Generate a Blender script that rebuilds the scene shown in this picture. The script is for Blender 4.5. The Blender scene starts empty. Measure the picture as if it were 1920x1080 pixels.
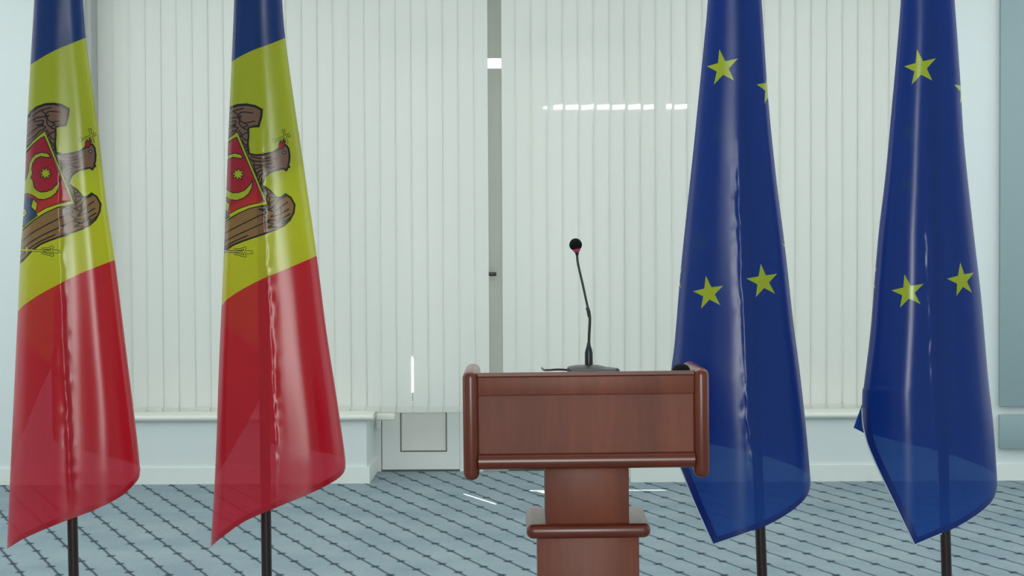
import bpy, bmesh, math, random
from mathutils import Vector, Matrix, noise
from mathutils.geometry import delaunay_2d_cdt

random.seed(7)
C = bpy.context.scene.collection
SC = bpy.context.scene

# ------------------------------------------------------------------ camera
F = 3600.0                       # focal length in pixels of a 1920 px wide frame
CAM_Z = 1.65
PITCH = math.atan(107.0 / F)
SHIFT = -78.0 / 1920.0
ROLL = -0.0045
cam = bpy.data.cameras.new('camera')
cam.sensor_width = 36.0
cam.lens = F / 1920.0 * 36.0
cam.shift_y = SHIFT
cam.clip_end = 200.0
cam_ob = bpy.data.objects.new('camera', cam)
C.objects.link(cam_ob)
RM = Matrix.Rotation(math.pi / 2 - PITCH, 4, 'X') @ Matrix.Rotation(ROLL, 4, 'Z')
cam_ob.matrix_world = Matrix.Translation((0, 0, CAM_Z)) @ RM
SC.camera = cam_ob
CAM_R = RM.to_3x3()


def ray(x, y):
    return CAM_R @ Vector(((x - 960) / F, (540 - y) / F + SHIFT * 1920.0 / F, -1.0))


def P(x, y, Y):
    """world point seen at (x, y) of the photograph, at depth Y"""
    d = ray(x, y)
    return Vector((0, 0, CAM_Z)) + d * (Y / d.y)


def PF(x, y, Z=0.0):
    d = ray(x, y)
    return Vector((0, 0, CAM_Z)) + d * ((Z - CAM_Z) / d.z)


# ------------------------------------------------------------------ world, lamps, exposure
SC.view_settings.view_transform = 'Standard'
SC.view_settings.look = 'None'
SC.view_settings.exposure = 0.0
SC.view_settings.gamma = 1.0
SC.view_settings.use_curve_mapping = False

world = bpy.data.worlds.new('sky')
SC.world = world
world.use_nodes = True
bg = world.node_tree.nodes['Background']
bg.inputs['Color'].default_value = (0.93, 1.0, 1.0, 1)
bg.inputs['Strength'].default_value = 1.3

SUN_V = Vector((0.70, -1.37, -1.0))
sun = bpy.data.lights.new('sun', 'SUN')
sun.energy = 75.0
sun.angle = 0.003
sun.color = (1.0, 0.98, 0.93)
so = bpy.data.objects.new('sun', sun)
so.rotation_euler = (-SUN_V).to_track_quat('Z', 'Y').to_euler()
C.objects.link(so)


def area(name, loc, to, sx, sy, power, col):
    l = bpy.data.lights.new(name, 'AREA')
    l.shape = 'RECTANGLE'
    l.size = sx
    l.size_y = sy
    l.energy = power
    l.color = col
    o = bpy.data.objects.new(name, l)
    o.location = loc
    o.rotation_euler = (Vector(loc) - Vector(to)).to_track_quat('Z', 'Y').to_euler()
    C.objects.link(o)
    return o


# daylight of the windows in the opposite wall, and the ceiling lamps of the hall
area('daylight_opposite', (0.2, -2.9, 2.0), (0.2, 6, 2.0), 1.7, 2.2, 225, (0.95, 1.0, 0.98))
area('ceiling_lamps', (0, 7.7, 3.25), (0, 7.7, 0), 8.0, 5.0, 152, (0.98, 1.0, 0.98))
area('rim_lamp_left', (-4.5, 8.2, 1.8), (0, 8.2, 1.8), 4.0, 2.4, 34, (0.9, 0.97, 1.0))  # area lamp added at the left wall to brighten the flag rims
area('rim_lamp_right', (4.5, 8.2, 1.8), (0, 8.2, 1.8), 4.0, 2.4, 34, (0.9, 0.97, 1.0))  # matching lamp added at the right wall, also for the flag rims


# ------------------------------------------------------------------ helpers
def s2l(c):
    c /= 255.0
    return c / 12.92 if c <= 0.04045 else ((c + 0.055) / 1.055) ** 2.4


def rgb(r, g, b):
    return (s2l(r), s2l(g), s2l(b), 1.0)


def new_mat(name):
    m = bpy.data.materials.new(name)
    m.use_nodes = True
    nt = m.node_tree
    for n in list(nt.nodes):
        nt.nodes.remove(n)
    out = nt.nodes.new('ShaderNodeOutputMaterial')
    return m, nt, out


def principled(name, col, rough=0.5, spec=0.5, metal=0.0, noise_amt=0.0, noise_scale=8.0, bump=0.0, bump_scale=60.0, coat=0.0):
    m, nt, out = new_mat(name)
    b = nt.nodes.new('ShaderNodeBsdfPrincipled')
    b.inputs['Base Color'].default_value = col
    b.inputs['Roughness'].default_value = rough
    b.inputs['Specular IOR Level'].default_value = spec
    b.inputs['Metallic'].default_value = metal
    b.inputs['Coat Weight'].default_value = coat
    nt.links.new(b.outputs[0], out.inputs[0])
    tc = nt.nodes.new('ShaderNodeTexCoord')
    if noise_amt:
        nz = nt.nodes.new('ShaderNodeTexNoise')
        nz.inputs['Scale'].default_value = noise_scale
        nz.inputs['Detail'].default_value = 4
        nt.links.new(tc.outputs['Object'], nz.inputs['Vector'])
        hs = nt.nodes.new('ShaderNodeMixRGB')
        hs.inputs[1].default_value = tuple(c * (1 - noise_amt) for c in col[:3]) + (1,)
        hs.inputs[2].default_value = tuple(min(1, c * (1 + noise_amt)) for c in col[:3]) + (1,)
        nt.links.new(nz.outputs['Fac'], hs.inputs[0])
        nt.links.new(hs.outputs[0], b.inputs['Base Color'])
    if bump:
        nz = nt.nodes.new('ShaderNodeTexNoise')
        nz.inputs['Scale'].default_value = bump_scale
        nt.links.new(tc.outputs['Object'], nz.inputs['Vector'])
        bp = nt.nodes.new('ShaderNodeBump')
        bp.inputs['Strength'].default_value = bump
        bp.inputs['Distance'].default_value = 0.004
        nt.links.new(nz.outputs['Fac'], bp.inputs['Height'])
        nt.links.new(bp.outputs[0], b.inputs['Normal'])
    return m


def wood(name, c1, c2, rough, scale=(9, 9, 1.2), spec=0.5, coat=0.0):
    m, nt, out = new_mat(name)
    b = nt.nodes.new('ShaderNodeBsdfPrincipled')
    tc = nt.nodes.new('ShaderNodeTexCoord')
    mp = nt.nodes.new('ShaderNodeMapping')
    mp.inputs['Scale'].default_value = scale
    n1 = nt.nodes.new('ShaderNodeTexNoise')
    n1.inputs['Scale'].default_value = 1.0
    n1.inputs['Detail'].default_value = 3
    n2 = nt.nodes.new('ShaderNodeTexNoise')
    n2.inputs['Scale'].default_value = 9.0
    n2.inputs['Detail'].default_value = 6
    mx = nt.nodes.new('ShaderNodeMath')
    mx.operation = 'MULTIPLY_ADD'
    mx.inputs[1].default_value = 0.35
    rp = nt.nodes.new('ShaderNodeValToRGB')
    rp.color_ramp.elements[0].position = 0.42
    rp.color_ramp.elements[0].color = c1
    rp.color_ramp.elements[1].position = 0.9
    rp.color_ramp.elements[1].color = c2
    L = nt.links.new
    L(tc.outputs['Object'], mp.inputs['Vector'])
    L(mp.outputs[0], n1.inputs['Vector'])
    L(mp.outputs[0], n2.inputs['Vector'])
    L(n2.outputs['Fac'], mx.inputs[0])
    L(n1.outputs['Fac'], mx.inputs[2])
    L(mx.outputs[0], rp.inputs[0])
    L(rp.outputs[0], b.inputs['Base Color'])
    b.inputs['Roughness'].default_value = rough
    b.inputs['Specular IOR Level'].default_value = spec
    b.inputs['Coat Weight'].default_value = coat
    b.inputs['Coat Roughness'].default_value = 0.28
    L(b.outputs[0], out.inputs[0])
    return m


def fabric(name, col, trans=0.48, see=0.13, rough=0.25, gloss=0.85, tint=0.4):
    """thin satin polyester: glossy and diffuse in front, lets light through, a little see-through"""
    m, nt, out = new_mat(name)
    L = nt.links.new
    b = nt.nodes.new('ShaderNodeBsdfPrincipled')
    b.inputs['Base Color'].default_value = col
    b.inputs['Roughness'].default_value = rough
    b.inputs['Specular IOR Level'].default_value = gloss
    b.inputs['Sheen Weight'].default_value = 0.45
    b.inputs['Sheen Roughness'].default_value = 0.35
    t = nt.nodes.new('ShaderNodeBsdfTranslucent')
    t.inputs['Color'].default_value = col
    m1 = nt.nodes.new('ShaderNodeMixShader')
    m1.inputs[0].default_value = trans
    L(b.outputs[0], m1.inputs[1])
    L(t.outputs[0], m1.inputs[2])
    tr = nt.nodes.new('ShaderNodeBsdfTransparent')
    tr.inputs['Color'].default_value = tuple(c ** tint for c in col[:3]) + (1,)
    m2 = nt.nodes.new('ShaderNodeMixShader')
    m2.inputs[0].default_value = see
    L(m1.outputs[0], m2.inputs[1])
    L(tr.outputs[0], m2.inputs[2])
    L(m2.outputs[0], out.inputs[0])
    return m


def link(name, me, mat=None, parent=None):
    o = bpy.data.objects.new(name, me)
    C.objects.link(o)
    if mat is not None and not me.materials:
        me.materials.append(mat)
    if parent is not None:
        o.parent = parent
    return o


def obj(name, bm, mat, parent=None, smooth=False, loc=None):
    me = bpy.data.meshes.new(name)
    bmesh.ops.recalc_face_normals(bm, faces=bm.faces)
    bm.to_mesh(me)
    bm.free()
    if smooth:
        me.polygons.foreach_set('use_smooth', [True] * len(me.polygons))
        me.set_sharp_from_angle(angle=math.radians(40))
    o = link(name, me, mat, parent)
    if loc is not None:
        o.location = loc
    return o


def add_box(bm, x0, x1, y0, y1, z0, z1, bevel=0.0, seg=3):
    vs = [bm.verts.new((x, y, z)) for x in (x0, x1) for y in (y0, y1) for z in (z0, z1)]
    q = [(0, 1, 3, 2), (4, 6, 7, 5), (0, 4, 5, 1), (2, 3, 7, 6), (0, 2, 6, 4), (1, 5, 7, 3)]
    fs = [bm.faces.new([vs[i] for i in f]) for f in q]
    if bevel:
        es = list({e for f in fs for e in f.edges})
        bmesh.ops.bevel(bm, geom=es, offset=bevel, segments=seg, affect='EDGES', profile=0.5)


def add_prism(bm, pts, axis_from, axis_to, plane='YZ'):
    """extrude a 2-D outline; plane YZ along X, or XY along Z"""
    def mk(p, a):
        return (a, p[0], p[1]) if plane == 'YZ' else (p[0], p[1], a)
    A = [bm.verts.new(mk(p, axis_from)) for p in pts]
    B = [bm.verts.new(mk(p, axis_to)) for p in pts]
    n = len(pts)
    fs = [bm.faces.new(A), bm.faces.new(B)]
    for i in range(n):
        fs.append(bm.faces.new((A[i], A[(i + 1) % n], B[(i + 1) % n], B[i])))
    return fs


def add_lathe(bm, prof, n=32, center=(0, 0, 0), sx=1.0, sy=1.0):
    rings = []
    for r, z in prof:
        if r < 1e-6:
            rings.append([bm.verts.new((center[0], center[1], center[2] + z))])
        else:
            rings.append([bm.verts.new((center[0] + sx * r * math.cos(2 * math.pi * k / n), center[1] + sy * r * math.sin(2 * math.pi * k / n), center[2] + z)) for k in range(n)])
    for a, b in zip(rings, rings[1:]):
        for k in range(n):
            k2 = (k + 1) % n
            if len(a) == 1 and len(b) == 1:
                continue
            if len(a) == 1:
                bm.faces.new((a[0], b[k], b[k2]))
            elif len(b) == 1:
                bm.faces.new((a[k], b[0], a[k2]))
            else:
                bm.faces.new((a[k], b[k], b[k2], a[k2]))


def add_tube(bm, pts, radii, n=16):
    pts = [Vector(p) for p in pts]
    if not hasattr(radii, '__len__'):
        radii = [radii] * len(pts)
    rings = []
    for i, p in enumerate(pts):
        d = (pts[min(i + 1, len(pts) - 1)] - pts[max(i - 1, 0)]).normalized()
        u = d.cross(Vector((0, 1, 0)) if abs(d.y) < 0.9 else Vector((1, 0, 0))).normalized()
        v = d.cross(u)
        rings.append([bm.verts.new(p + (u * math.cos(2 * math.pi * k / n) + v * math.sin(2 * math.pi * k / n)) * radii[i]) for k in range(n)])
    for a, b in zip(rings, rings[1:]):
        for k in range(n):
            bm.faces.new((a[k], a[(k + 1) % n], b[(k + 1) % n], b[k]))
    bm.faces.new(rings[0])
    bm.faces.new(list(reversed(rings[-1])))


def ccw(idx, pts):
    a = sum(pts[idx[i - 1]][0] * pts[idx[i]][1] - pts[idx[i]][0] * pts[idx[i - 1]][1] for i in range(len(idx)))
    return list(idx) if a > 0 else list(reversed(idx))


def catmull(pts, n=8):
    pts = [Vector(p) for p in pts]
    out = []
    for i in range(len(pts) - 1):
        p0, p1, p2, p3 = pts[max(i - 1, 0)], pts[i], pts[i + 1], pts[min(i + 2, len(pts) - 1)]
        for k in range(n):
            t = k / n
            out.append(0.5 * ((2 * p1) + (p2 - p0) * t + (2 * p0 - 5 * p1 + 4 * p2 - p3) * t * t + (3 * p1 - p0 - 3 * p2 + p3) * t ** 3))
    out.append(pts[-1])
    return out


def struct(o):
    o['kind'] = 'structure'
    return o


def empty(name, loc, label=None, cat=None, group=None):
    o = bpy.data.objects.new(name, None)
    o.empty_display_size = 0.1
    C.objects.link(o)
    o.location = loc
    return tag(o, label, cat, group)


def tag(o, label, cat, group=None):
    o['label'] = label
    o['category'] = cat
    if group:
        o['group'] = group
    return o


# ------------------------------------------------------------------ materials
M_wall = principled('wall_paint', rgb(212, 220, 219), 0.75, 0.3, bump=0.05, bump_scale=120)
M_base = principled('baseboard_paint', rgb(222, 228, 222), 0.5, 0.4)
M_sill = principled('sill_plastic', rgb(218, 222, 212), 0.35, 0.5)
M_ceil = principled('ceiling_paint', rgb(225, 228, 225), 0.8, 0.2)
M_frame = principled('white_aluminium', rgb(222, 226, 225), 0.4, 0.4)
M_inset = principled('door_inset_board', rgb(226, 222, 219), 0.35, 0.4)
M_seal = principled('rubber_seal', rgb(95, 98, 92), 0.7, 0.2)
M_reveal_shade_mullion = principled('reveal_shade_mullion_grey', rgb(172, 174, 172), 0.8, 0.2)  # carries the reveal's shade as colour; also the mullion's own grey
M_black = principled('black_plastic', rgb(30, 33, 33), 0.35, 0.5)
M_foam = principled('black_foam', rgb(24, 28, 28), 0.95, 0.2, bump=1.0, bump_scale=900)
M_basep = principled('dark_grey_plastic', rgb(22, 28, 27), 0.3, 0.5)
M_ring = principled('red_ring', rgb(205, 50, 85), 0.4, 0.5)
M_chrome = principled('brushed_metal', rgb(170, 175, 175), 0.3, 0.5, 1.0)
M_pole = principled('dark_brown_pole', rgb(48, 36, 33), 0.3, 0.5)
M_panel = principled('grey_blue_panel', rgb(142, 162, 166), 0.55, 0.4)
M_front = wood('lectern_veneer', rgb(110, 58, 45), rgb(146, 76, 54), 0.45, (7, 7, 0.9), spec=0.32)
M_rail = wood('lectern_solid_wood', rgb(106, 42, 22), rgb(118, 50, 28), 0.32, (14, 14, 2.0), coat=0.4)
M_top = wood('lectern_top_wood', rgb(104, 56, 46), rgb(132, 72, 58), 0.35, (2, 14, 14))
M_ground = principled('paving', rgb(150, 150, 145), 0.9, 0.2, noise_amt=0.15)
M_sun_mask = principled('sun_mask_grey', rgb(150, 155, 155), 0.7, 0.2)  # plain grey for the added sun-blocking sheet


def blind_material():
    m, nt, out = new_mat('blind_fabric')
    L = nt.links.new
    d = nt.nodes.new('ShaderNodeBsdfDiffuse')
    d.inputs['Color'].default_value = rgb(219, 221, 216)
    t = nt.nodes.new('ShaderNodeBsdfTranslucent')
    t.inputs['Color'].default_value = rgb(228, 232, 222)
    mx = nt.nodes.new('ShaderNodeMixShader')
    mx.inputs[0].default_value = 0.06
    L(d.outputs[0], mx.inputs[1])
    L(t.outputs[0], mx.inputs[2])
    L(mx.outputs[0], out.inputs[0])
    return m


def glass_material():
    m, nt, out = new_mat('window_glass')
    L = nt.links.new
    t = nt.nodes.new('ShaderNodeBsdfTransparent')
    t.inputs['Color'].default_value = (0.95, 0.98, 0.97, 1)
    g = nt.nodes.new('ShaderNodeBsdfGlossy')
    g.inputs['Roughness'].default_value = 0.02
    fr = nt.nodes.new('ShaderNodeFresnel')
    fr.inputs['IOR'].default_value = 1.45
    mx = nt.nodes.new('ShaderNodeMixShader')
    L(fr.outputs[0], mx.inputs[0])
    L(t.outputs[0], mx.inputs[1])
    L(g.outputs[0], mx.inputs[2])
    L(mx.outputs[0], out.inputs[0])
    return m


M_pocket = principled('blind_pocket', rgb(209, 212, 204), 0.8, 0.2)
M_blind = blind_material()
M_glass = glass_material()

# ------------------------------------------------------------------ layout planes
D = PF(960, 904.5).y                   # wall plane under the windows
YB = D + 0.20                          # blinds
YD = PF(800, 884.0).y                  # door plane
YW = YD + 0.06                         # outer face of the wall
TOPZ = 3.3


def X(px, Y, y=540):
    return P(px, y, Y).x


def Z(y, Y, px=960):
    return P(px, y, Y).z


SILL_Z = Z(775.5, D)
BLIND_BOT = Z(773.0, YB)


# ------------------------------------------------------------------ carpet
def carpet_material():
    m, nt, out = new_mat('patterned_carpet')
    L = nt.links.new
    N = nt.nodes.new

    def math_(op, a, b=None, c=None):
        n = N('ShaderNodeMath')
        n.operation = op
        for i, v in enumerate((a, b, c)):
            if v is None:
                continue
            if isinstance(v, (int, float)):
                n.inputs[i].default_value = v
            else:
                L(v, n.inputs[i])
        return n.outputs[0]
    # line direction and spacing measured on the floor
    a, b = PF(717, 897.9), PF(1007.3, 1019.3)
    dv = Vector((b.x - a.x, b.y - a.y, 0)).normalized()
    nv = Vector((-dv.y, dv.x, 0))
    q0, q1 = PF(600 + 30 / 4.174, 979.8), PF(600 + 1280 / 4.174, 979.8)
    sp = abs((q1 - q0).dot(nv)) / 5.0
    off = a.dot(nv)
    bs = (b - a).length / 11.0
    boff = a.dot(dv)
    geo = N('ShaderNodeNewGeometry')
    # slight waviness of the woven lines
    wn = N('ShaderNodeTexNoise')
    wn.inputs['Scale'].default_value = 14.0
    L(geo.outputs['Position'], wn.inputs['Vector'])
    sep = N('ShaderNodeSeparateXYZ')
    L(geo.outputs['Position'], sep.inputs[0])
    px, py = sep.outputs[0], sep.outputs[1]
    wob = math_('MULTIPLY', math_('SUBTRACT', wn.outputs['Fac'], 0.5), 0.012)
    u = math_('ADD', math_('ADD', math_('MULTIPLY', px, nv.x), math_('MULTIPLY', py, nv.y)), wob)
    v = math_('ADD', math_('MULTIPLY', px, dv.x), math_('MULTIPLY', py, dv.y))
    us = math_('DIVIDE', math_('SUBTRACT', u, off), sp)
    row = math_('ROUND', us)
    ud = math_('MULTIPLY', math_('ABSOLUTE', math_('SUBTRACT', us, row)), sp)
    # barbs, alternately staggered from line to line
    vs = math_('ADD', math_('DIVIDE', math_('SUBTRACT', v, boff), bs), math_('MULTIPLY', row, 0.34))
    vd = math_('MULTIPLY', math_('SUBTRACT', vs, math_('ROUND', vs)), bs)
    us2 = math_('MULTIPLY', math_('SUBTRACT', us, row), sp)
    # barb is a short stroke running across the line (horizontal in the room)
    bx = math_('ADD', math_('MULTIPLY', us2, nv.x), math_('MULTIPLY', vd, dv.x))
    by = math_('ADD', math_('MULTIPLY', us2, nv.y), math_('MULTIPLY', vd, dv.y))

    def below(x, w, soft):
        mr = N('ShaderNodeMapRange')
        mr.inputs['From Min'].default_value = w - soft
        mr.inputs['From Max'].default_value = w + soft
        mr.inputs['To Min'].default_value = 1.0
        mr.inputs['To Max'].default_value = 0.0
        L(x, mr.inputs['Value'])
        return mr.outputs[0]
    line = below(ud, 0.0062, 0.004)
    barb = math_('MULTIPLY', below(math_('ABSOLUTE', bx), 0.017, 0.007), below(math_('ABSOLUTE', by), 0.021, 0.01))
    mask = math_('MAXIMUM', math_('MULTIPLY', line, 0.88), barb)
    n1 = N('ShaderNodeTexNoise')
    n1.inputs['Scale'].default_value = 2.6
    n1.inputs['Detail'].default_value = 5
    st = N('ShaderNodeMapping')
    st.inputs['Scale'].default_value = (1.0, 1.0, 1.0)
    L(geo.outputs['Position'], st.inputs[0])
    L(st.outputs[0], n1.inputs['Vector'])
    n2 = N('ShaderNodeTexNoise')
    n2.inputs['Scale'].default_value = 60
    n2.inputs['Detail'].default_value = 4
    L(geo.outputs['Position'], n2.inputs['Vector'])
    mixn = math_('MULTIPLY_ADD', n2.outputs['Fac'], 0.35, math_('MULTIPLY', n1.outputs['Fac'], 0.65))
    rp = N('ShaderNodeValToRGB')
    rp.color_ramp.elements[0].position = 0.3
    rp.color_ramp.elements[0].color = rgb(118, 137, 147)
    rp.color_ramp.elements[1].position = 0.72
    rp.color_ramp.elements[1].color = rgb(147, 163, 168)
    L(mixn, rp.inputs[0])
    mx = N('ShaderNodeMixRGB')
    L(mask, mx.inputs[0])
    L(rp.outputs[0], mx.inputs[1])
    mx.inputs[2].default_value = rgb(36, 48, 62)
    bsdf = N('ShaderNodeBsdfPrincipled')
    bsdf.inputs['Roughness'].default_value = 0.85
    bsdf.inputs['Specular IOR Level'].default_value = 0.25
    L(mx.outputs[0], bsdf.inputs['Base Color'])
    n3 = N('ShaderNodeTexNoise')
    n3.inputs['Scale'].default_value = 400
    L(geo.outputs['Position'], n3.inputs['Vector'])
    bp = N('ShaderNodeBump')
    bp.inputs['Strength'].default_value = 0.25
    bp.inputs['Distance'].default_value = 0.004
    L(n3.outputs['Fac'], bp.inputs['Height'])
    L(bp.outputs[0], bsdf.inputs['Normal'])
    L(bsdf.outputs[0], out.inputs[0])
    return m


# ------------------------------------------------------------------ room shell
XL, XR, YBACK = -4.6, 4.6, -3.2
bm = bmesh.new()
add_box(bm, XL - 0.2, XR + 0.2, YBACK - 0.2, YW, -0.2, 0.0)
struct(obj('floor', bm, carpet_material()))
bm = bmesh.new()
add_box(bm, XL - 0.2, XR + 0.2, YBACK - 0.2, YW, TOPZ, TOPZ + 0.2)
struct(obj('ceiling', bm, M_ceil))
for nm, a in (('wall_left', (XL - 0.2, XL, YBACK, YW)), ('wall_right', (XR, XR + 0.2, YBACK, YW)), ('wall_front', (XL, XR, YBACK - 0.2, YBACK))):
    bm = bmesh.new()
    add_box(bm, *a, 0, TOPZ)
    struct(obj(nm, bm, M_wall))

x_pl = X(162, D)                       # inner edge of the pier at the left
x_c0, x_c1 = X(687.5, D, 840), X(702.5, YD, 840)   # splayed corner of the door recess
x_r0 = X(1188, D, 890)                 # other side of the recess, behind the lectern
x_pr = X(1764, D)
HEADZ = 2.92
bm = bmesh.new()
add_box(bm, XL, x_pl, D, YW, 0, TOPZ)                         # piers
add_box(bm, x_pr, XR, D, YW, 0, TOPZ)
add_box(bm, x_pl, x_pr, D + 0.02, YW, HEADZ, TOPZ)             # lintel
add_prism(bm, [(x_pl, D), (x_c0, D), (x_c1, YD), (x_c1, YW), (x_pl, YW)], 0, SILL_Z - 0.035, 'XY')
add_prism(bm, [(x_r0, D), (x_pr, D), (x_pr, YW), (x_r0, YW)], 0, SILL_Z - 0.035, 'XY')
struct(obj('wall_back', bm, M_wall))

# baseboards, one run either side of the recess
bbz = 0.093
t = 0.016
bm = bmesh.new()
e = Vector((x_c1 - x_c0, YD - D, 0)).normalized()
nrm = Vector((e.y, -e.x, 0)) * t
corner = Vector((x_c0, D, 0)) + nrm + e * ((-t - nrm.y) / e.y)
end = Vector((x_c1, YD, 0)) + nrm
fs = add_prism(bm, [(XL, D), (XL, D - t), (corner.x, D - t), (end.x, end.y), (x_c1, YD), (x_c0, D)], 0, bbz, 'XY')
struct(obj('baseboard_left', bm, M_base))
bm = bmesh.new()
add_prism(bm, [(x_r0 - t, YD), (x_r0 - t, D - t), (XR, D - t), (XR, D), (x_r0, D), (x_r0, YD)], 0, bbz, 'XY')
struct(obj('baseboard_right', bm, M_base))

# window sills with a rounded nose
for nm, xa, xb in (('trim_1', x_pl, X(698, D)), ('trim_2', x_r0 + 0.004, x_pr)):
    bm = bmesh.new()
    z1, z0 = SILL_Z, SILL_Z - 0.034
    r = (z1 - z0) / 2
    prof = [(D + 0.19, z0), (D + 0.19, z1)]
    for k in range(9):
        a = math.pi / 2 + math.pi * k / 8
        prof.append((D - 0.012 + r * math.cos(a), (z0 + z1) / 2 + r * math.sin(a)))
    add_prism(bm, prof, xa, xb, 'YZ')
    struct(obj(nm, bm, M_sill, smooth=True))

# sill support bracket that sticks out past the corner, and the door jamb
bm = bmesh.new()
add_box(bm, X(703, D + 0.2), X(739, D + 0.2), D + 0.19, D + 0.25, Z(787, D + 0.2), Z(773, D + 0.2), 0.008)
struct(obj('trim_3', bm, M_sill, smooth=True))

# grey sheet on the left pier's reveal, its shade put into the colour
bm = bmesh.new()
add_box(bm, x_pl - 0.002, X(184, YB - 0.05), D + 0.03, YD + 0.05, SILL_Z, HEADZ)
struct(obj('reveal_shade', bm, M_reveal_shade_mullion))

# ---- windows and door behind the blinds
WY0, WY1 = YD, YD + 0.055


def frame_rect(bm, xa, xb, za, zb, w, y0=WY0, y1=WY1):
    add_box(bm, xa, xa + w, y0, y1, za, zb, 0.004, 2)
    add_box(bm, xb - w, xb, y0, y1, za, zb, 0.004, 2)
    add_box(bm, xa + w, xb - w, y0, y1, za, za + w, 0.004, 2)
    add_box(bm, xa + w, xb - w, y0, y1, zb - w, zb, 0.004, 2)


def pane(parent, xa, xb, za, zb):
    bm = bmesh.new()
    add_box(bm, xa, xb, WY0 + 0.022, WY0 + 0.03, za, zb)
    return struct(obj('pane', bm, M_glass, parent))


def window(nm, xa, xb, za, zb, n, fw=0.055):
    bm = bmesh.new()
    w = (xb - xa) / n
    for k in range(n):
        frame_rect(bm, xa + k * w, xa + (k + 1) * w, za, zb, fw)
    o = struct(obj(nm, bm, M_frame, smooth=True))
    for k in range(n):
        pane(o, xa + k * w + fw - 0.005, xa + (k + 1) * w - fw + 0.005, za + fw - 0.005, zb - fw + 0.005)
    return o


xd = lambda px, y=600: X(px, YD, y)
window('window_1', x_pl, xd(700) - 0.002, SILL_Z - 0.03, HEADZ, 3)
window('window_2', xd(1192), x_pr, SILL_Z - 0.03, HEADZ, 3, 0.015)

# door with side light: jambs, central mullion, transom, leaf with an inset board
xj0, xj1 = xd(700.0), xd(713.5)
xm0, xm1 = xd(905), xd(952)
xe0, xe1 = xd(1188), xd(1192)
zt0, zt1 = Z(128.5, YD, 928), Z(108.5, YD, 928)
KZ = 0.36                                        # top of the inset board
bm = bmesh.new()
add_box(bm, xj0, xj1, WY0 - 0.002, WY1, 0, HEADZ, 0.003, 2)
add_box(bm, xe0, xe1, WY0, WY1, 0, HEADZ, 0.003, 2)
add_box(bm, xj1, xm0, WY0, WY1, zt1 + 0.004, zt1 + 0.07, 0.003, 2)
add_box(bm, xm1, xe0, WY0, WY1, zt1 + 0.004, zt1 + 0.07, 0.003, 2)
add_box(bm, xj1, xm0, WY0, WY1, HEADZ - 0.06, HEADZ, 0.003, 2)
add_box(bm, xm1, xe0, WY0, WY1, HEADZ - 0.06, HEADZ, 0.003, 2)
door = struct(obj('door_1', bm, M_frame, smooth=True))
bm = bmesh.new()
add_box(bm, xm0, xm1, WY0 - 0.004, WY1, 0, zt0, 0.003, 2)
add_box(bm, xm0, xm1, WY0 - 0.004, WY1, zt1, HEADZ, 0.003, 2)
struct(obj('mullion', bm, M_reveal_shade_mullion, door, smooth=True))
# transom glazing runs past the gap in the mullion
pane(door, xm0, xm1, zt0, zt1)
pane(door, xj1, xe0, zt1 + 0.06, HEADZ - 0.05)


def leaf(nm, xa, xb, s0, s1, ix0, ix1):
    """one door leaf: kick frame with inset board below, slim stiles and glass above"""
    bm = bmesh.new()
    za, zb = 0.012, zt1
    iz0 = Z(847, YD, 794)
    top = 0.46
    add_box(bm, xa, ix0, WY0, WY1, za, top)
    add_box(bm, ix1, xb, WY0, WY1, za, top)
    add_box(bm, ix0, ix1, WY0, WY1, za, iz0)
    add_box(bm, ix0, ix1, WY0, WY1, KZ, top)
    add_box(bm, xa, xa + s0, WY0, WY1, top, zb)
    add_box(bm, xb - s1, xb, WY0, WY1, top, zb)
    add_box(bm, xa + s0, xb - s1, WY0, WY1, zb - 0.05, zb)
    o = struct(obj(nm, bm, M_frame, door))
    bm = bmesh.new()
    w = 0.0045
    y0, y1 = WY0 - 0.001, WY0 + 0.02
    add_box(bm, ix0, ix0 + w, y0, y1, iz0, KZ)
    add_box(bm, ix1 - w, ix1, y0, y1, iz0, KZ)
    add_box(bm, ix0 + w, ix1 - w, y0, y1, iz0, iz0 + w)
    add_box(bm, ix0 + w, ix1 - w, y0, y1, KZ - w, KZ)
    s = struct(obj('seal', bm, M_seal, o))
    bm = bmesh.new()
    add_box(bm, ix0 + w, ix1 - w, WY0 + 0.006, WY0 + 0.03, iz0 + w, KZ - w, 0.003, 2)
    struct(obj('inset_board', bm, M_inset, o))
    bm = bmesh.new()
    add_box(bm, xa + s0 - 0.004, xb - s1 + 0.004, WY0 + 0.022, WY0 + 0.03, top - 0.004, zb - 0.056)
    struct(obj('pane', bm, M_glass, o))
    return o


leaf('door_leaf', xd(715.0), xd(860.5), 0.018, 0.025, xd(750.5, 810), xd(838, 810))
leaf('door_leaf', xm1 + 0.004, xe0 - 0.004, 0.022, 0.010, xd(1000), xd(1130))
# fixed side light between the first leaf and the mullion
bm = bmesh.new()
add_box(bm, xd(861), xm0, WY0, WY1, 0, 0.46)
add_box(bm, xd(856), xd(864), WY1 - 0.01, WY1 + 0.01, 0, 0.5)
add_box(bm, xj0, xd(717), WY1 - 0.01, WY1 + 0.01, 0, 0.5)
add_box(bm, xj0 - 0.02, xj0 + 0.004, WY1 - 0.03, WY1 + 0.01, 0, HEADZ)
struct(obj('side_light', bm, M_frame, door))
pane(door, xd(860.5), xm0, 0.46, zt1)
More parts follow.
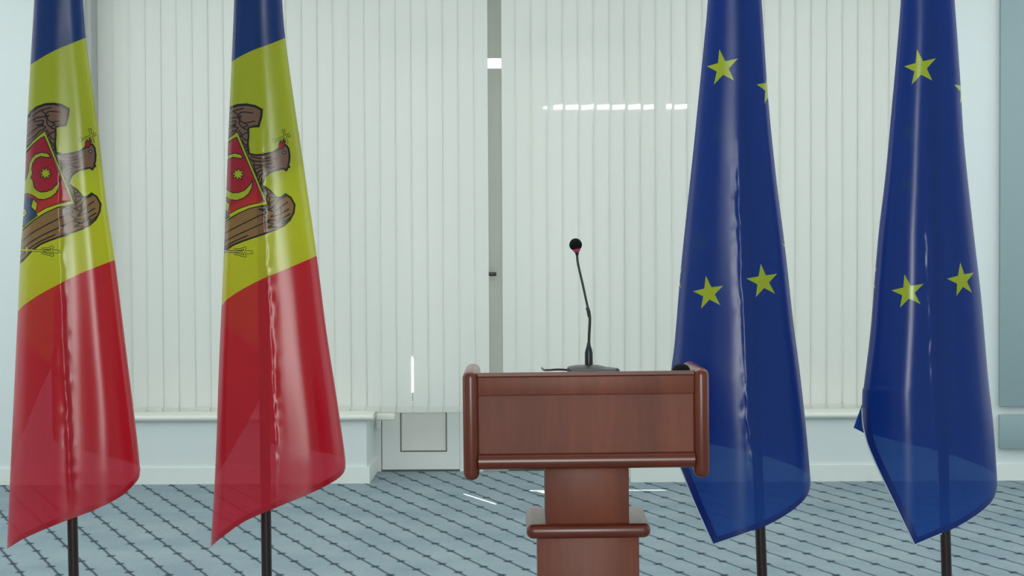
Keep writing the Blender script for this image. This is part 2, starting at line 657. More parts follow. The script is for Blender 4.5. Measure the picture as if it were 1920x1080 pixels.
# hinge knuckle and threshold
bm = bmesh.new()
add_box(bm, xd(704.5), xd(713.8), WY0 - 0.03, WY0 - 0.002, Z(803, YD, 709), Z(787, YD, 709), 0.004)
struct(obj('hinge', bm, M_frame, door, smooth=True))
bm = bmesh.new()
add_box(bm, xj1, xe0, WY0 + 0.004, WY1, 0.0, 0.011)
struct(obj('threshold', bm, M_seal, door))
bm = bmesh.new()
hx0, hx1 = X(912, YD - 0.04, 514), X(930.5, YD - 0.04, 514)
hz = Z(514, YD - 0.04, 925)
add_box(bm, hx0, hx1, YD - 0.05, YD - 0.03, hz - 0.0105, hz + 0.0105, 0.003, 2)
add_box(bm, hx0 + 0.004, hx0 + 0.02, YD - 0.035, YD - 0.003, hz - 0.008, hz + 0.008, 0.002, 2)
struct(obj('door_handle', bm, M_black, door, smooth=True))

# ---- outside: paving and an added unseen sheet, slotted to shape the sunlight
bm = bmesh.new()
add_box(bm, -14, 14, YW + 0.02, 40, -0.32, -0.02)
struct(obj('ground_outside', bm, M_ground))
CZ = 3.45


def slot(xa, xb, za, zb):
    """outline on the added sheet through which the sun reaches this patch of the blind plane"""
    out = []
    for x, z in ((xa, za), (xb, za), (xb, zb), (xa, zb)):
        k = (CZ - z)
        out.append((x - SUN_V.x * k, YB - SUN_V.y * k))
    return out


slots = []
for a, b, y0, y1 in ((938, 957, 200, 205), (974, 984, 199, 204.5), (991, 999, 200, 204), (1019, 1032, 199, 205), (1037, 1291, 195.5, 205.5)):
    slots.append(slot(X(a, YB, 200), X(b, YB, 200), Z(y1, YB, a), Z(y0, YB, a)))
gx = X(773, YB, 711)
slots.append(slot(gx - 0.0045, gx + 0.0045, Z(752, YB, 773), Z(670, YB, 773)))
f0, f1 = PF(1100, 926.0).y, PF(1100, 919.5).y
zs = [(YB - f) / -SUN_V.y for f in (f0, f1)]
xs = [PF(1000, 922).x + SUN_V.x * -zs[0], PF(1288, 922).x + SUN_V.x * -zs[0]]
slots.append(slot(xs[0], xs[1], zs[1], zs[0]))
outer = [(-9.0, YW + 0.02), (7.0, YW + 0.02), (7.0, 17.0), (-9.0, 17.0)]
vv, faces = [Vector(p) for p in outer], [[0, 1, 2, 3]]
for s in slots:
    n0 = len(vv)
    vv += [Vector(p) for p in s]
    faces.append(list(range(n0, n0 + 4)))
r = delaunay_2d_cdt(vv, [], [ccw(f, vv) for f in faces], 0, 1e-6)
me = bpy.data.meshes.new('sun_mask')
tri = [f for f, og in zip(r[2], r[5]) if list(og) == [0]]
me.from_pydata([(p.x, p.y, CZ) for p in r[0]], [], tri)
sun_mask_ob = struct(link('sun_mask_outside', me, M_sun_mask))  # added out of view; blocks the sun everywhere but at its slots
md = sun_mask_ob.modifiers.new('thick', 'SOLIDIFY')
md.thickness = 0.004


# ------------------------------------------------------------------ vertical blinds
def vertical_blind(px0, px1, label, turn, gap_px=None):
    x0, x1 = X(px0, YB), X(px1, YB)
    n = max(2, round((x1 - x0) / 0.0893))
    pitch = (x1 - x0) / n
    root = empty('vertical_blind', ((x0 + x1) / 2, YB, 0), label, 'blind')
    top = 2.80
    bot = BLIND_BOT
    bm = bmesh.new()
    pk = bmesh.new()
    gk = None
    if gap_px:
        gk = round((X(gap_px, YB, 711) - x0) / pitch)
        ga, gb = Z(751, YB, gap_px), Z(671, YB, gap_px)
    for k in range(n):
        c = x0 + (k + 0.5) * pitch
        ang = math.radians(turn + random.uniform(-1.8, 1.8) + (4 if k == 0 and turn > 0 else 0))
        half = pitch * 0.5 + 0.0065
        if k in (0, n - 1):
            half = pitch * 0.5
        curve = random.uniform(0.0008, 0.003)
        sway = random.uniform(-0.004, 0.004)
        rows = [bot, bot + 0.012, bot + 0.036, bot + 0.041] + [bot + 0.041 + (top - bot - 0.041) * j / 40 for j in range(1, 41)]
        if gk is not None and k in (gk - 1, gk):
            rows = sorted(set(rows + [ga - 0.012, ga, gb, gb + 0.02]))
        cols = 9
        grid = []
        for z in rows:
            f = (z - bot) / (top - bot)
            row = []
            for j in range(cols):
                s = -1 + 2 * j / (cols - 1)
                h0, h1 = -half, half
                if gk is not None and k in (gk - 1, gk) and ga - 0.001 < z < gb + 0.001:
                    if k == gk - 1:
                        h1 = X(771.6, YB, 711) - c
                    if k == gk:
                        h0 = X(774.6, YB, 711) - c
                lx = h0 + (h1 - h0) * (s + 1) / 2
                a = ang + 0.03 * math.sin(3 * f + k * 1.7)
                ly = curve * (1 - s * s) - 0.5 * curve
                row.append(bm.verts.new((c - root.location.x + lx * math.cos(a) + sway * (1 - f), -lx * math.sin(a) - ly, z)))
            grid.append(row)
        for ra, rb in zip(grid, grid[1:]):
            for j in range(cols - 1):
                bm.faces.new((ra[j], ra[j + 1], rb[j + 1], rb[j]))
        # weight in its pocket at the foot of the slat
        wv = []
        for z in (bot + 0.002, bot + 0.037):
            wv.append([pk.verts.new((c - root.location.x + lx * math.cos(ang) + sway, -lx * math.sin(ang) - 0.0045, z)) for lx in (-half + 0.010, half - 0.008)])
        pk.faces.new((wv[0][0], wv[0][1], wv[1][1], wv[1][0]))
    obj('slats', bm, M_blind, root, smooth=True)
    w = obj('bottom_weights', pk, M_pocket, root)
    md = w.modifiers.new('thick', 'SOLIDIFY')
    md.thickness = 0.0015
    bm = bmesh.new()
    add_box(bm, -(x1 - x0) / 2, (x1 - x0) / 2, -0.025, 0.025, top, top + 0.045, 0.004, 2)
    obj('headrail', bm, M_frame, root)
    return root


vertical_blind(187, 916, 'white vertical slat blind between the two eagle flags, with a bright slit near its foot', 4.2, 773)
vertical_blind(942, 1756, 'white vertical slat blind behind the microphone with a row of sunlit dashes across it', -6.0)

# ------------------------------------------------------------------ grey wall panels on the right pier
for y0, y1, lab in ((-160, 762.5, 'tall grey blue wall panel on the white pier, the upper of two'),
                    (778, 842, 'short grey blue wall panel below the tall one, just above the baseboard')):
    bm = bmesh.new()
    xa = X(1875, D - 0.035, 600)
    add_box(bm, xa, xa + 0.9, D - 0.035, D - 0.003, Z(y1, D - 0.035, 1890), Z(y0, D - 0.035, 1890), 0.004, 2)
    tag(obj('wall_panel', bm, M_panel, smooth=True), lab, 'panel', None)

# ------------------------------------------------------------------ lectern
YL = 5.54
SL = F / YL
LXC = 1104.5


def lz(y):
    return P(LXC, y, YL).z


def lx(px):
    return (px - LXC) / SL


lec = empty('lectern', (P(LXC + 4, 1420, YL).x, YL, 0), 'brown wooden lectern with a wide rounded head, standing before the blinds', 'lectern')
lec.rotation_euler = (0, -0.007, 0)
DX = -0.010                                       # undo the lean at mid height


def part(name, bm, m, parent=None, smooth=True):
    return obj(name, bm, m, parent or lec, smooth)


ztop, zbot = lz(693), lz(901)
zf = lz(697.5)
for nm, a, b in (('left', 869.5, 899.5), ('right', 1304.5, 1334.5)):
    bm = bmesh.new()
    slope = 0.018
    xa, xb = lx(a), lx(b)
    # rounded side outline, then rounded edges
    pts = [(0.0, zbot), (0.40, zbot + 0.03), (0.40, ztop - slope * 0.8), (0.0, ztop)]
    fs = add_prism(bm, pts, xa, xb, 'YZ')
    es = list({e for f in fs for e in f.edges})
    bmesh.ops.bevel(bm, geom=es, offset=(xb - xa) * 0.46, segments=6, affect='EDGES', profile=0.5, clamp_overlap=True)
    part('side_panel', bm, M_rail)
xa, xb = lx(898), lx(1306)
bm = bmesh.new()
add_box(bm, xa, xb, 0.022, 0.04, lz(858), lz(738))
part('front_panel', bm, M_front)
bm = bmesh.new()
z0, z1 = lz(741), lz(705.5)
add_box(bm, xa, xb, 0.010, 0.034, z0, z1, 0.0035, 3)
part('fascia', bm, M_front)
bm = bmesh.new()
zt = zf
add_prism(bm, [(0.034, z1), (0.0095, z1 + 0.0005), (0.008, z1 + 0.002), (0.008, zt - 0.003), (0.010, zt - 0.001), (0.014, zt), (0.39, zt - 0.055), (0.39, zt - 0.075), (0.034, z1 - 0.001)], xa, xb, 'YZ')
part('desk_top', bm, M_top)
bm = bmesh.new()
z0, z1 = lz(880), lz(850.5)
r = (z1 - z0) / 2
prof = [(0.05, z0), (0.05, z1)]
for k in range(11):
    a = math.pi / 2 + math.pi * k / 10
    prof.append((0.018 + 0.02 * math.cos(a), (z0 + z1) / 2 + r * math.sin(a)))
add_prism(bm, prof, xa, xb, 'YZ')
part('lower_rail', bm, M_rail)
bm = bmesh.new()
add_box(bm, xa, xb, 0.05, 0.36, lz(872), lz(866))
part('shelf', bm, M_top)
# column
bm = bmesh.new()
YC = 0.07
kc = (YL + YC) / YL


def lzc(y):
    return P(LXC, y, YL + YC).z


def lxc(px):
    return (px - LXC) * kc / SL


add_box(bm, lxc(1025.5) , lxc(1182.5) , YC, YC + 0.26, lzc(984), lz(871), 0.003, 2)
part('column', bm, M_front)
# moulded step with bullnose rim
YS = 0.042
ks = (YL + YS) / YL
bm = bmesh.new()
zs0, zs1 = P(LXC, 1011, YL + YS).z, P(LXC, 984, YL + YS).z
sx0, sx1 = (988 - LXC) * ks / SL, (1222.5 - LXC) * ks / SL
add_box(bm, sx0, sx1, YS, YS + 0.335, zs0, zs1)
vert_e = [e for e in bm.edges if abs(e.verts[0].co.z - e.verts[1].co.z) > 0.01]
bmesh.ops.bevel(bm, geom=vert_e, offset=0.022, segments=5, affect='EDGES', profile=0.5)
he = [e for e in bm.edges if abs(e.verts[0].co.z - e.verts[1].co.z) < 1e-5 and len(e.link_faces) == 2 and any(abs(f.normal.z) > 0.9 for f in e.link_faces) and not all(abs(f.normal.z) > 0.9 for f in e.link_faces)]
bmesh.ops.bevel(bm, geom=he, offset=0.019, segments=6, affect='EDGES', profile=0.5)
part('step_moulding', bm, M_rail)
bm = bmesh.new()
add_box(bm, lxc(1009.5), lxc(1200.5), YC - 0.004, YC + 0.29, 0.06, zs0 + 0.002, 0.003, 2)
part('plinth', bm, M_front)
bm = bmesh.new()
add_box(bm, lxc(990), lxc(1220), YC - 0.06, YC + 0.36, 0.002, 0.06, 0.012, 4)
part('foot', bm, M_rail)

# ------------------------------------------------------------------ gooseneck microphone on the lectern
TOPY = YL + 0.10


def lect_top(yy):
    return zt - 0.055 * (yy - YL - 0.014) / 0.376


mz = lect_top(TOPY) + 0.001
mp0 = P(1104, 690, TOPY)
mic = empty('microphone', (mp0.x, TOPY, mz), 'black gooseneck microphone with a red ring standing on the lectern', 'microphone')
sm = F / TOPY


def mpt(px, y, dy=0.0):
    p = P(px, y, TOPY + dy)
    return (p.x - mp0.x, p.y - TOPY, p.z - mz)


bm = bmesh.new()
hb = mpt(1104, 684)[2]
outl = [(-0.0635, 0.0), (-0.064, hb * 0.62), (-0.060, hb * 0.80), (-0.038, hb * 0.95), (0.0, hb), (0.022, hb * 0.97), (0.05, hb * 0.72), (0.085, 0.012), (0.092, 0.003), (0.092, 0.0)]
n = 9
rows = []
for j in range(n):
    s = -1 + 2 * j / (n - 1)
    k = (1 - abs(s) ** 3) ** 0.5 if abs(s) < 1 else 0
    rows.append([bm.verts.new((x * (0.86 + 0.14 * k), s * 0.062, max(0, z * (0.35 + 0.65 * k)) - 0.146 * s * 0.062)) for x, z in outl])
for ra, rb in zip(rows, rows[1:]):
    for i in range(len(outl)):
        i2 = (i + 1) % len(outl)
        bm.faces.new((ra[i], ra[i2], rb[i2], rb[i]))
bm.faces.new(rows[0])
bm.faces.new(rows[-1])
obj('microphone_base', bm, M_basep, mic, True)
bm = bmesh.new()
add_lathe(bm, [(0.0, hb - 0.006), (0.0245, hb - 0.006), (0.0245, hb - 0.001), (0.020, hb + 0.001), (0.0, hb + 0.001)], 28)
obj('collar', bm, M_chrome, mic, True)
bm = bmesh.new()
pz = lambda y: mpt(1104, y)[2]
add_lathe(bm, [(0.0, pz(683)), (0.0118, pz(683)), (0.0118, pz(661)), (0.0095, pz(655)), (0.0060, pz(648)), (0.0048, pz(642)), (0.0, pz(642))], 24)
obj('stem', bm, M_black, mic, True)
bm = bmesh.new()
cl = catmull([mpt(1104, 648), mpt(1104.6, 630), mpt(1106, 600), mpt(1105, 590), mpt(1103, 580), mpt(1099, 563), mpt(1093, 535), mpt(1086, 505), mpt(1083, 490), mpt(1081.5, 473)], 6)
add_tube(bm, cl, [0.0042 if i < 24 else 0.0034 for i in range(len(cl))], 14)
add_tube(bm, [mpt(1105.2, 594), mpt(1103.6, 584), mpt(1101, 576)], [0.0052, 0.0056, 0.005], 14)
obj('gooseneck', bm, M_black, mic, True)
hp = Vector(mpt(1079.4, 459.5))
ax = (hp - Vector(mpt(1081.6, 476))).normalized()
rot = ax.to_track_quat('Z', 'Y').to_matrix()
bm = bmesh.new()
R = 0.0188
add_lathe(bm, [(0.0, -R * 0.82)] + [(R * math.sin(math.radians(a)), -R * math.cos(math.radians(a)) * (1.06 if a > 90 else 0.9)) for a in range(34, 180, 9)] + [(0, R * 1.06)], 28)
bmesh.ops.transform(bm, matrix=Matrix.Translation(hp) @ rot.to_4x4(), verts=bm.verts)
obj('windscreen', bm, M_foam, mic, True)
bm = bmesh.new()
add_lathe(bm, [(0.0, -0.0205), (0.0082, -0.0205), (0.0098, -0.0185), (0.0115, -0.0148), (0.0112, -0.0118), (0.0, -0.0118)], 24)
bmesh.ops.transform(bm, matrix=Matrix.Translation(hp + Vector((0.0006, -0.004, 0.0005))) @ rot.to_4x4(), verts=bm.verts)
obj('ring_light', bm, M_ring, mic, True)['label'] = 'red ring below the black windscreen'
bm = bmesh.new()
add_lathe(bm, [(0.0, -0.031), (0.0038, -0.031), (0.0052, -0.026), (0.0064, -0.0185), (0.0, -0.0185)], 20)
bmesh.ops.transform(bm, matrix=Matrix.Translation(hp + Vector((0.0004, -0.003, 0.0))) @ rot.to_4x4(), verts=bm.verts)
obj('capsule', bm, M_black, mic, True)
bm = bmesh.new()
add_tube(bm, catmull([(-0.060, 0.02, 0.006), (-0.075, 0.02, 0.0075), (-0.095, 0.03, 0.007), (-0.112, 0.05, 0.004), (-0.13, 0.10, -0.0005), (-0.135, 0.18, -0.0025)], 6), 0.0032, 10)
obj('cable', bm, M_black, mic, True)

# dark rounded gadget at the right end of the lectern top
gp = P(1279, 690, YL + 0.09)
gz = lect_top(YL + 0.10) + 0.002
gd = empty('gadget', (gp.x - 0.002, YL + 0.10, gz), 'small black rounded gadget lying on the lectern top beside its end post', 'gadget')
bm = bmesh.new()
add_lathe(bm, [(0.0, 0.0), (1.0, 0.0), (1.0, 0.18), (0.94, 0.48), (0.75, 0.78), (0.45, 0.95), (0.0, 1.0)], 28)
bmesh.ops.transform(bm, matrix=Matrix.Diagonal((0.0265, 0.040, P(1279, 682.5, YL + 0.10).z - gz, 1)), verts=bm.verts)
for v in bm.verts:
    v.co.z -= 0.146 * v.co.y
obj('gadget_body', bm, M_foam, gd, True)

# ------------------------------------------------------------------ flags
M_blue = fabric('flag_blue', rgb(16, 62, 132))
M_yellow = fabric('flag_yellow', rgb(214, 220, 40), 0.5, 0.13)
M_red = fabric('flag_red', rgb(214, 36, 58), 0.54, 0.15)
M_brown = fabric('print_brown', rgb(152, 108, 84))
M_ink = fabric('print_black', rgb(30, 26, 24), see=0.04)
M_eye = fabric('print_pale', rgb(120, 170, 190))
M_hemred = fabric('hem_red', rgb(190, 20, 45), 0.3, 0.05)
M_eu = fabric('flag_royal_blue', rgb(24, 70, 158), 0.55, 0.13, 0.27)
M_star = fabric('star_yellow', rgb(204, 218, 32), 0.35, 0.10)
M_hemeu = fabric('hem_blue', rgb(20, 52, 136), 0.3, 0.05)
M_thread = principled('hem_thread', rgb(190, 205, 215), 0.7, 0.2)
M_brass = principled('gilt_finial', rgb(190, 150, 70), 0.25, 0.5, 1.0)
FABRICS = [M_blue, M_yellow, M_red, M_brown, M_ink, M_eye, M_eu, M_star]
BLUE, YEL, RED, BRN, INK, EYE, EUB, STAR = range(8)


def interp(pl, y):
    if y <= pl[0][1]:
        (xa, ya), (xb, yb) = pl[0], pl[1]
        return xa + (xb - xa) * (y - ya) / (yb - ya)
    for (xa, ya), (xb, yb) in zip(pl, pl[1:]):
        if y <= yb:
            return xa + (xb - xa) * (y - ya) / (yb - ya)
    (xa, ya), (xb, yb) = pl[-2], pl[-1]
    return xb + (xb - xa) / (yb - ya) * 0.3 * (y - yb)


def smooth_pl(pl, step=20):
    """dense version of an outline (x as a smooth function of y)"""
    c = catmull([Vector((x, y, 0)) for x, y in pl], 10)
    return [(p.x, p.y) for p in c]


def densify(poly, step=7.0):
    out = []
    n = len(poly)
    for i in range(n):
        a, b = Vector(poly[i]), Vector(poly[(i + 1) % n])
        m = max(1, int((b - a).length / step))
        for k in range(m):
            out.append(tuple(a + (b - a) * k / m))
    return out


def curve2(pts, n=5):
    return [(p.x, p.y) for p in catmull([Vector((x, y, 0)) for x, y in pts], n)]


def inside(poly, x, y):
    c = False
    n = len(poly)
    j = n - 1
    for i in range(n):
        xi, yi = poly[i]
        xj, yj = poly[j]
        if (yi > y) != (yj > y) and x < (xj - xi) * (y - yi) / (yj - yi) + xi:
            c = not c
        j = i
    return c


def stroke(pts, w):
    w = w * 1.35
    quads = []
    for (xa, ya), (xb, yb) in zip(pts, pts[1:]):
        d = Vector((xb - xa, yb - ya))
        if d.length < 1e-4:
            continue
        d.normalize()
        nn = Vector((-d.y, d.x)) * w / 2
        e = d * w * 0.28
        a, b = Vector((xa, ya)) - e, Vector((xb, yb)) + e
        quads.append([tuple(a + nn), tuple(b + nn), tuple(b - nn), tuple(a - nn)])
    return quads


class Cloth:
    """a flag hanging as a tall cone round its pole: sheets are cut in a flat pattern and draped on it"""

    def __init__(self, left, right, depth, bulge, ridge, seed):
        self.l, self.r = smooth_pl(left), smooth_pl(right)
        self.d0, self.k = depth, bulge
        self.ridge, self.seed = ridge, seed

    def t(self, x, y):
        l, r = interp(self.l, y), interp(self.r, y)
        return max(-1.0, min(1.0, 2 * (x - l) / (r - l) - 1)), (r - l) / 2 * self.d0 / F

    def pos(self, x, y, side=1, push=0.0):
        t, hw = self.t(x, y)
        c = math.sqrt(max(0.0, 1 - t * t))
        d = -side * hw * self.k * c
        # soft lengthwise folds that grow towards the foot
        g = min(1.0, max(0.0, (y + 100) / 900.0))
        d += c * 0.010 * g * math.sin(3.4 * t + 0.6 + self.seed) * side
        d += c * 0.0035 * g * math.sin(7.5 * t + self.seed * 2.1 + y * 0.0012)
        if side > 0 and self.ridge:
            xr = interp(self.ridge, y)
            gg = min(1.0, max(0.0, (y - self.ridge[0][1]) / 120.0)) * min(1.0, max(0.0, (self.ridge[-1][1] + 40 - y) / 90.0))
            wob = 1.6 * noise.noise(Vector((self.seed, y * 0.03, 0))) + 0.8 * noise.noise(Vector((self.seed, y * 0.11, 3)))
            u = (x - xr - wob)
            d -= gg * 0.0032 * math.exp(-(u / 5.0) ** 2)
            wr = noise.noise(Vector((x * 0.09, y * 0.045, self.seed)))
            d -= gg * 0.0022 * wr * math.exp(-(u / 11.0) ** 2)
        d += 0.0016 * noise.noise(Vector((x * 0.012, y * 0.006, self.seed + 9 * side)))
        return P(x, y, self.d0 + d - side * push)

    def sheet(self, name, poly, regions, base, mats, parent, side=1, push=0.0, rowstep=9.0, ncol=34):
        poly = densify(poly)
        ys = [p[1] for p in poly]
        pts = [Vector(p) for p in poly]
        faces = [list(range(len(poly)))]
        fmat = [base]
        xs = [p[0] for p in poly]
        for rp, mi in regions:
            rp = densify(rp, 9.0) if len(rp) > 4 else rp
            n0 = len(pts)
            pts += [Vector(p) for p in rp]
            faces.append(list(range(n0, n0 + len(rp))))
            fmat.append(mi)
        y = min(ys) + rowstep * 0.5
        while y < max(ys):
            l, r = interp(self.l, y), interp(self.r, y)
            for j in range(ncol + 1):
                th = -math.pi / 2 + math.pi * j / ncol
                x = (l + r) / 2 + (r - l) / 2 * math.sin(th) * 0.9995
                if inside(poly, x, y):
                    pts.append(Vector((x, y)))
            if side > 0 and self.ridge and self.ridge[0][1] < y < self.ridge[-1][1] + 40:
                xr = interp(self.ridge, y)
                for q in (-10, -7, -5, -3, -1, 1, 3, 5, 7, 10):
                    if inside(poly, xr + q, y):
                        pts.append(Vector((xr + q, y)))
            y += rowstep if not (side > 0 and self.ridge and y > self.ridge[0][1]) else rowstep * 0.6
        res = delaunay_2d_cdt(pts, [], [ccw(f, pts) for f in faces], 0, 1e-4)
        v2, f2, og = res[0], res[2], res[5]
        tris, mi = [], []
        for f, o in zip(f2, og):
            if 0 in o:
                a, b, c = (v2[i] for i in f)
                area2 = (b.x - a.x) * (c.y - a.y) - (b.y - a.y) * (c.x - a.x)
                if abs(area2) < 1e-5:
                    continue
                f = list(f)
                if (area2 > 0) == (side > 0):
                    f.reverse()
                tris.append(f)
                mi.append(fmat[max(o)])
        co = [self.pos(p.x, p.y, side, push) for p in v2]
        inv = parent.matrix_world.inverted() if False else Matrix.Translation(-parent_origin(parent))
        me = bpy.data.meshes.new(name)
        me.from_pydata([inv @ c for c in co], [], tris)
        for m in mats:
            me.materials.append(m)
        me.polygons.foreach_set('material_index', mi)
        me.polygons.foreach_set('use_smooth', [True] * len(tris))
        nrm = []
        for p in v2:
            t, hw = self.t(p.x, p.y)
            e = 0.8
            sx = -e if t > 0 else e
            a = self.pos(p.x, p.y, side)
            u = (self.pos(p.x + sx, p.y, side) - a) * (1 if sx > 0 else -1)
            w = self.pos(p.x, p.y + e, side) - self.pos(p.x, p.y - e, side)
            n = w.cross(u)
            if n.dot(Vector((t, -side * math.sqrt(max(0.0, 1 - t * t)), 0))) < 0:
                n.negate()
            nrm.append(n.normalized())
        me.validate()
        try:
            me.normals_split_custom_set_from_vertices(nrm)
        except Exception:
            pass
        o = link(name, me, None, parent)
        return o

    def line_tube(self, name, pl, rad, mat, parent, push=0.001):
        bm = bmesh.new()
        org = parent_origin(parent)
        add_tube(bm, [self.pos(x, y, 1, push) - org for x, y in pl], rad, 6)
        return obj(name, bm, mat, parent, True)


ORIGIN = {}


def parent_origin(o):
    v = Vector((0, 0, 0))
    while o is not None:
        v = v + Vector(o.location)
        o = o.parent
    return v


def flag_root(label, foot, top, d0, group, lower_y=1430):
    """Empty at the pole's foot; pole, foot plate and finial as parts"""
    a = P(foot[0], foot[1], d0)
    b = P(top[0], top[1], d0)
    d = (b - a)
    base = a - d * (a.z / d.z)
    root = empty('flag', base, label, 'flag', group)
    topz = 2.62
    tp = base + d * (topz / d.z)
    bm = bmesh.new()
    v = tp - base
    add_tube(bm, [v * (0.05 / topz), v * 0.3, v * 0.6, v], 0.0168, 24)
    add_tube(bm, [v * (0.05 / topz), v * (0.14 / topz)], [0.026, 0.024], 24)
    obj('pole', bm, M_pole, root, True)
    bm = bmesh.new()
    add_lathe(bm, [(0.0, 0.0), (0.17, 0.0), (0.175, 0.012), (0.16, 0.024), (0.06, 0.04), (0.035, 0.06), (0.0, 0.06)], 40)
    obj('foot_plate', bm, M_pole, root, True)
    bm = bmesh.new()
    add_lathe(bm, [(0.0, 0.0), (0.02, 0.0), (0.024, 0.02), (0.014, 0.035), (0.03, 0.07), (0.02, 0.12), (0.0, 0.18)], 24, tuple(v))
    obj('finial', bm, M_brass, root, True)
    return root


# ---- emblem, traced in the frame of its own enlargement (origin 30,170; scale 3.274)
EM = []


def em(poly, mat, outline=0.0, smooth=True, closed=True):
    p = curve2(poly + [poly[0]], 4)[:-1] if smooth else poly
    EM.append((p, mat))
    if outline:
        for q in stroke(p + [p[0]], outline):
            EM.append((q, INK))


def ems(pts, w, mat=INK, smooth=True):
    p = curve2(pts, 4) if smooth else pts
    for q in stroke(p, w):
        EM.append((q, mat))


em([(-60, 1120), (-60, 420), (20, 400), (58, 330), (66, 170), (92, 128), (130, 100), (180, 82), (232, 79), (282, 88), (325, 112), (321, 155), (305, 215), (275, 214), (243, 224),
    (244, 272), (240, 325), (246, 382), (290, 391), (345, 384), (390, 372), (422, 352), (436, 338), (452, 326), (470, 332), (482, 350), (489, 390), (487, 430), (481, 453), (488, 464), (477, 467),
    (470, 485), (454, 474), (438, 476), (400, 486), (366, 500), (342, 522), (330, 548), (324, 572), (346, 590), (376, 611), (396, 634), (412, 653), (438, 650), (464, 630), (496, 652), (519, 695),
    (514, 742), (490, 790), (452, 825), (402, 850), (332, 876), (272, 896), (202, 921), (152, 942), (102, 977), (62, 1021), (25, 1058)], BRN, 8.5, smooth=False)
ems([(66, 172), (92, 130), (130, 102), (180, 84), (232, 81), (282, 90), (323, 113), (319, 155), (304, 213), (275, 214)], 11, smooth=False)
for s in ([(72, 200), (120, 168), (172, 160), (205, 150)], [(98, 160), (150, 122), (215, 104)], [(150, 120), (178, 140), (180, 160), (200, 128), (272, 132)],
          [(120, 168), (112, 190), (168, 182), (160, 205)], [(180, 160), (215, 192), (282, 182)], [(195, 160), (190, 200), (222, 232)], [(160, 205), (130, 212), (180, 222), (160, 245)],
          [(215, 192), (240, 208), (212, 222), (244, 240)], [(66, 282), (112, 240), (168, 206)], [(66, 318), (118, 276), (152, 240)], [(190, 240), (212, 288), (240, 300)], [(190, 285), (214, 262), (242, 250)],
          [(205, 300), (226, 330), (241, 318)], [(215, 340), (240, 345), (228, 372)],
          [(258, 400), (300, 409), (350, 411), (385, 402)], [(262, 424), (310, 430), (365, 424), (412, 408)], [(272, 452), (330, 452), (392, 438)], [(330, 455), (370, 470), (402, 464)],
          [(280, 478), (312, 466), (330, 455)], [(290, 516), (308, 490), (345, 478)], [(300, 556), (316, 512), (345, 498)], [(250, 410), (275, 432), (280, 478), (300, 520)], [(312, 575), (325, 530)],
          [(28, 935), (90, 880), (160, 838), (250, 792), (335, 750)], [(28, 985), (90, 930), (170, 884), (260, 842), (352, 800)], [(28, 1022), (70, 978), (150, 925), (240, 884)],
          [(350, 600), (362, 640), (345, 660)], [(378, 622), (345, 640), (332, 600)], [(408, 655), (372, 648), (362, 690), (340, 640)], [(362, 690), (395, 672), (408, 655)]):
    ems(s, 5.5)
for s in ([(320, 700), (352, 722), (305, 722), (352, 742), (330, 760), (372, 790), (350, 800), (395, 812), (358, 835), (430, 832)], [(372, 690), (362, 730), (402, 700), (402, 740), (440, 705), (436, 752), (484, 722)],
          [(352, 722), (400, 742), (378, 770), (440, 752), (425, 790), (492, 752)], [(372, 790), (428, 790), (402, 815), (458, 785), (446, 815), (494, 772)], [(402, 700), (420, 668), (470, 640)], [(440, 705), (478, 680)]):
    ems(s, 6, smooth=False)
# shield
em([(178, 245), (362, 697), (330, 700), (250, 718), (180, 750), (110, 795), (40, 857), (-60, 930), (-60, 460), (40, 372), (100, 310), (140, 275)], YEL, 4.5, smooth=False)
em([(174, 280), (338, 676), (250, 697), (180, 722), (130, 752), (60, 800), (-60, 880), (-60, 500), (52, 390), (110, 325), (150, 292)], RED, 3.5, smooth=False)
em([(-60, 660), (30, 690), (50, 646), (62, 636), (70, 655), (98, 664), (92, 700), (108, 738), (122, 748), (130, 768), (100, 790), (60, 822), (38, 840), (-60, 905)], BLUE, 4, smooth=False)
em([(-60, 500), (46, 470), (60, 500), (56, 545), (44, 590), (-60, 600)], BLUE, 4, smooth=False)
em([(-60, 560), (30, 590), (62, 540), (78, 490), (80, 450), (95, 415), (120, 390), (160, 378), (195, 386), (216, 408), (190, 410), (150, 404), (120, 420), (102, 448), (96, 480), (102, 508), (90, 535), (104, 548), (110, 590),
    (122, 606), (150, 622), (186, 620), (220, 606), (250, 575), (268, 544), (264, 590), (246, 628), (215, 654), (175, 669), (135, 665), (105, 645), (70, 630), (45, 640), (-60, 680)], YEL, 4.5, smooth=False)
em([(104, 664), (132, 690), (122, 742), (92, 714)], YEL, 4, smooth=False)
em([(36, 726), (58, 726), (64, 752), (50, 775), (34, 768), (50, 750)], YEL, 3, smooth=False)
em([(60, 450), (66, 420), (50, 400), (40, 440)], YEL, 3, smooth=False)


def star_poly(cx, cy, ro, ri, n, rot=0.0, sy=1.0):
    return [(cx + (ro if k % 2 == 0 else ri) * math.sin(rot + math.pi * k / n), cy - sy * (ro if k % 2 == 0 else ri) * math.cos(rot + math.pi * k / n)) for k in range(2 * n)]


em(star_poly(182, 508, 44, 25, 8, 0.15), INK, 0, smooth=False)
em(star_poly(182, 508, 34, 18, 8, 0.15), YEL, 0, smooth=False)
# head: eye, red beak; cross and sceptre
em([(424, 345), (428, 312), (438, 300), (444, 322), (452, 292), (460, 306), (459, 332), (444, 352)], RED, 4, smooth=False)
em(star_poly(457, 374, 12, 11, 6), INK, 0, smooth=False)
em(star_poly(457, 374, 7, 6.5, 6), EYE, 0, smooth=False)


def outlined(pts, w, o=4.0):
    ems(pts, (w / 1.35 + 2 * o) / 1.15, INK, False)
    EM_late.append((pts, w))


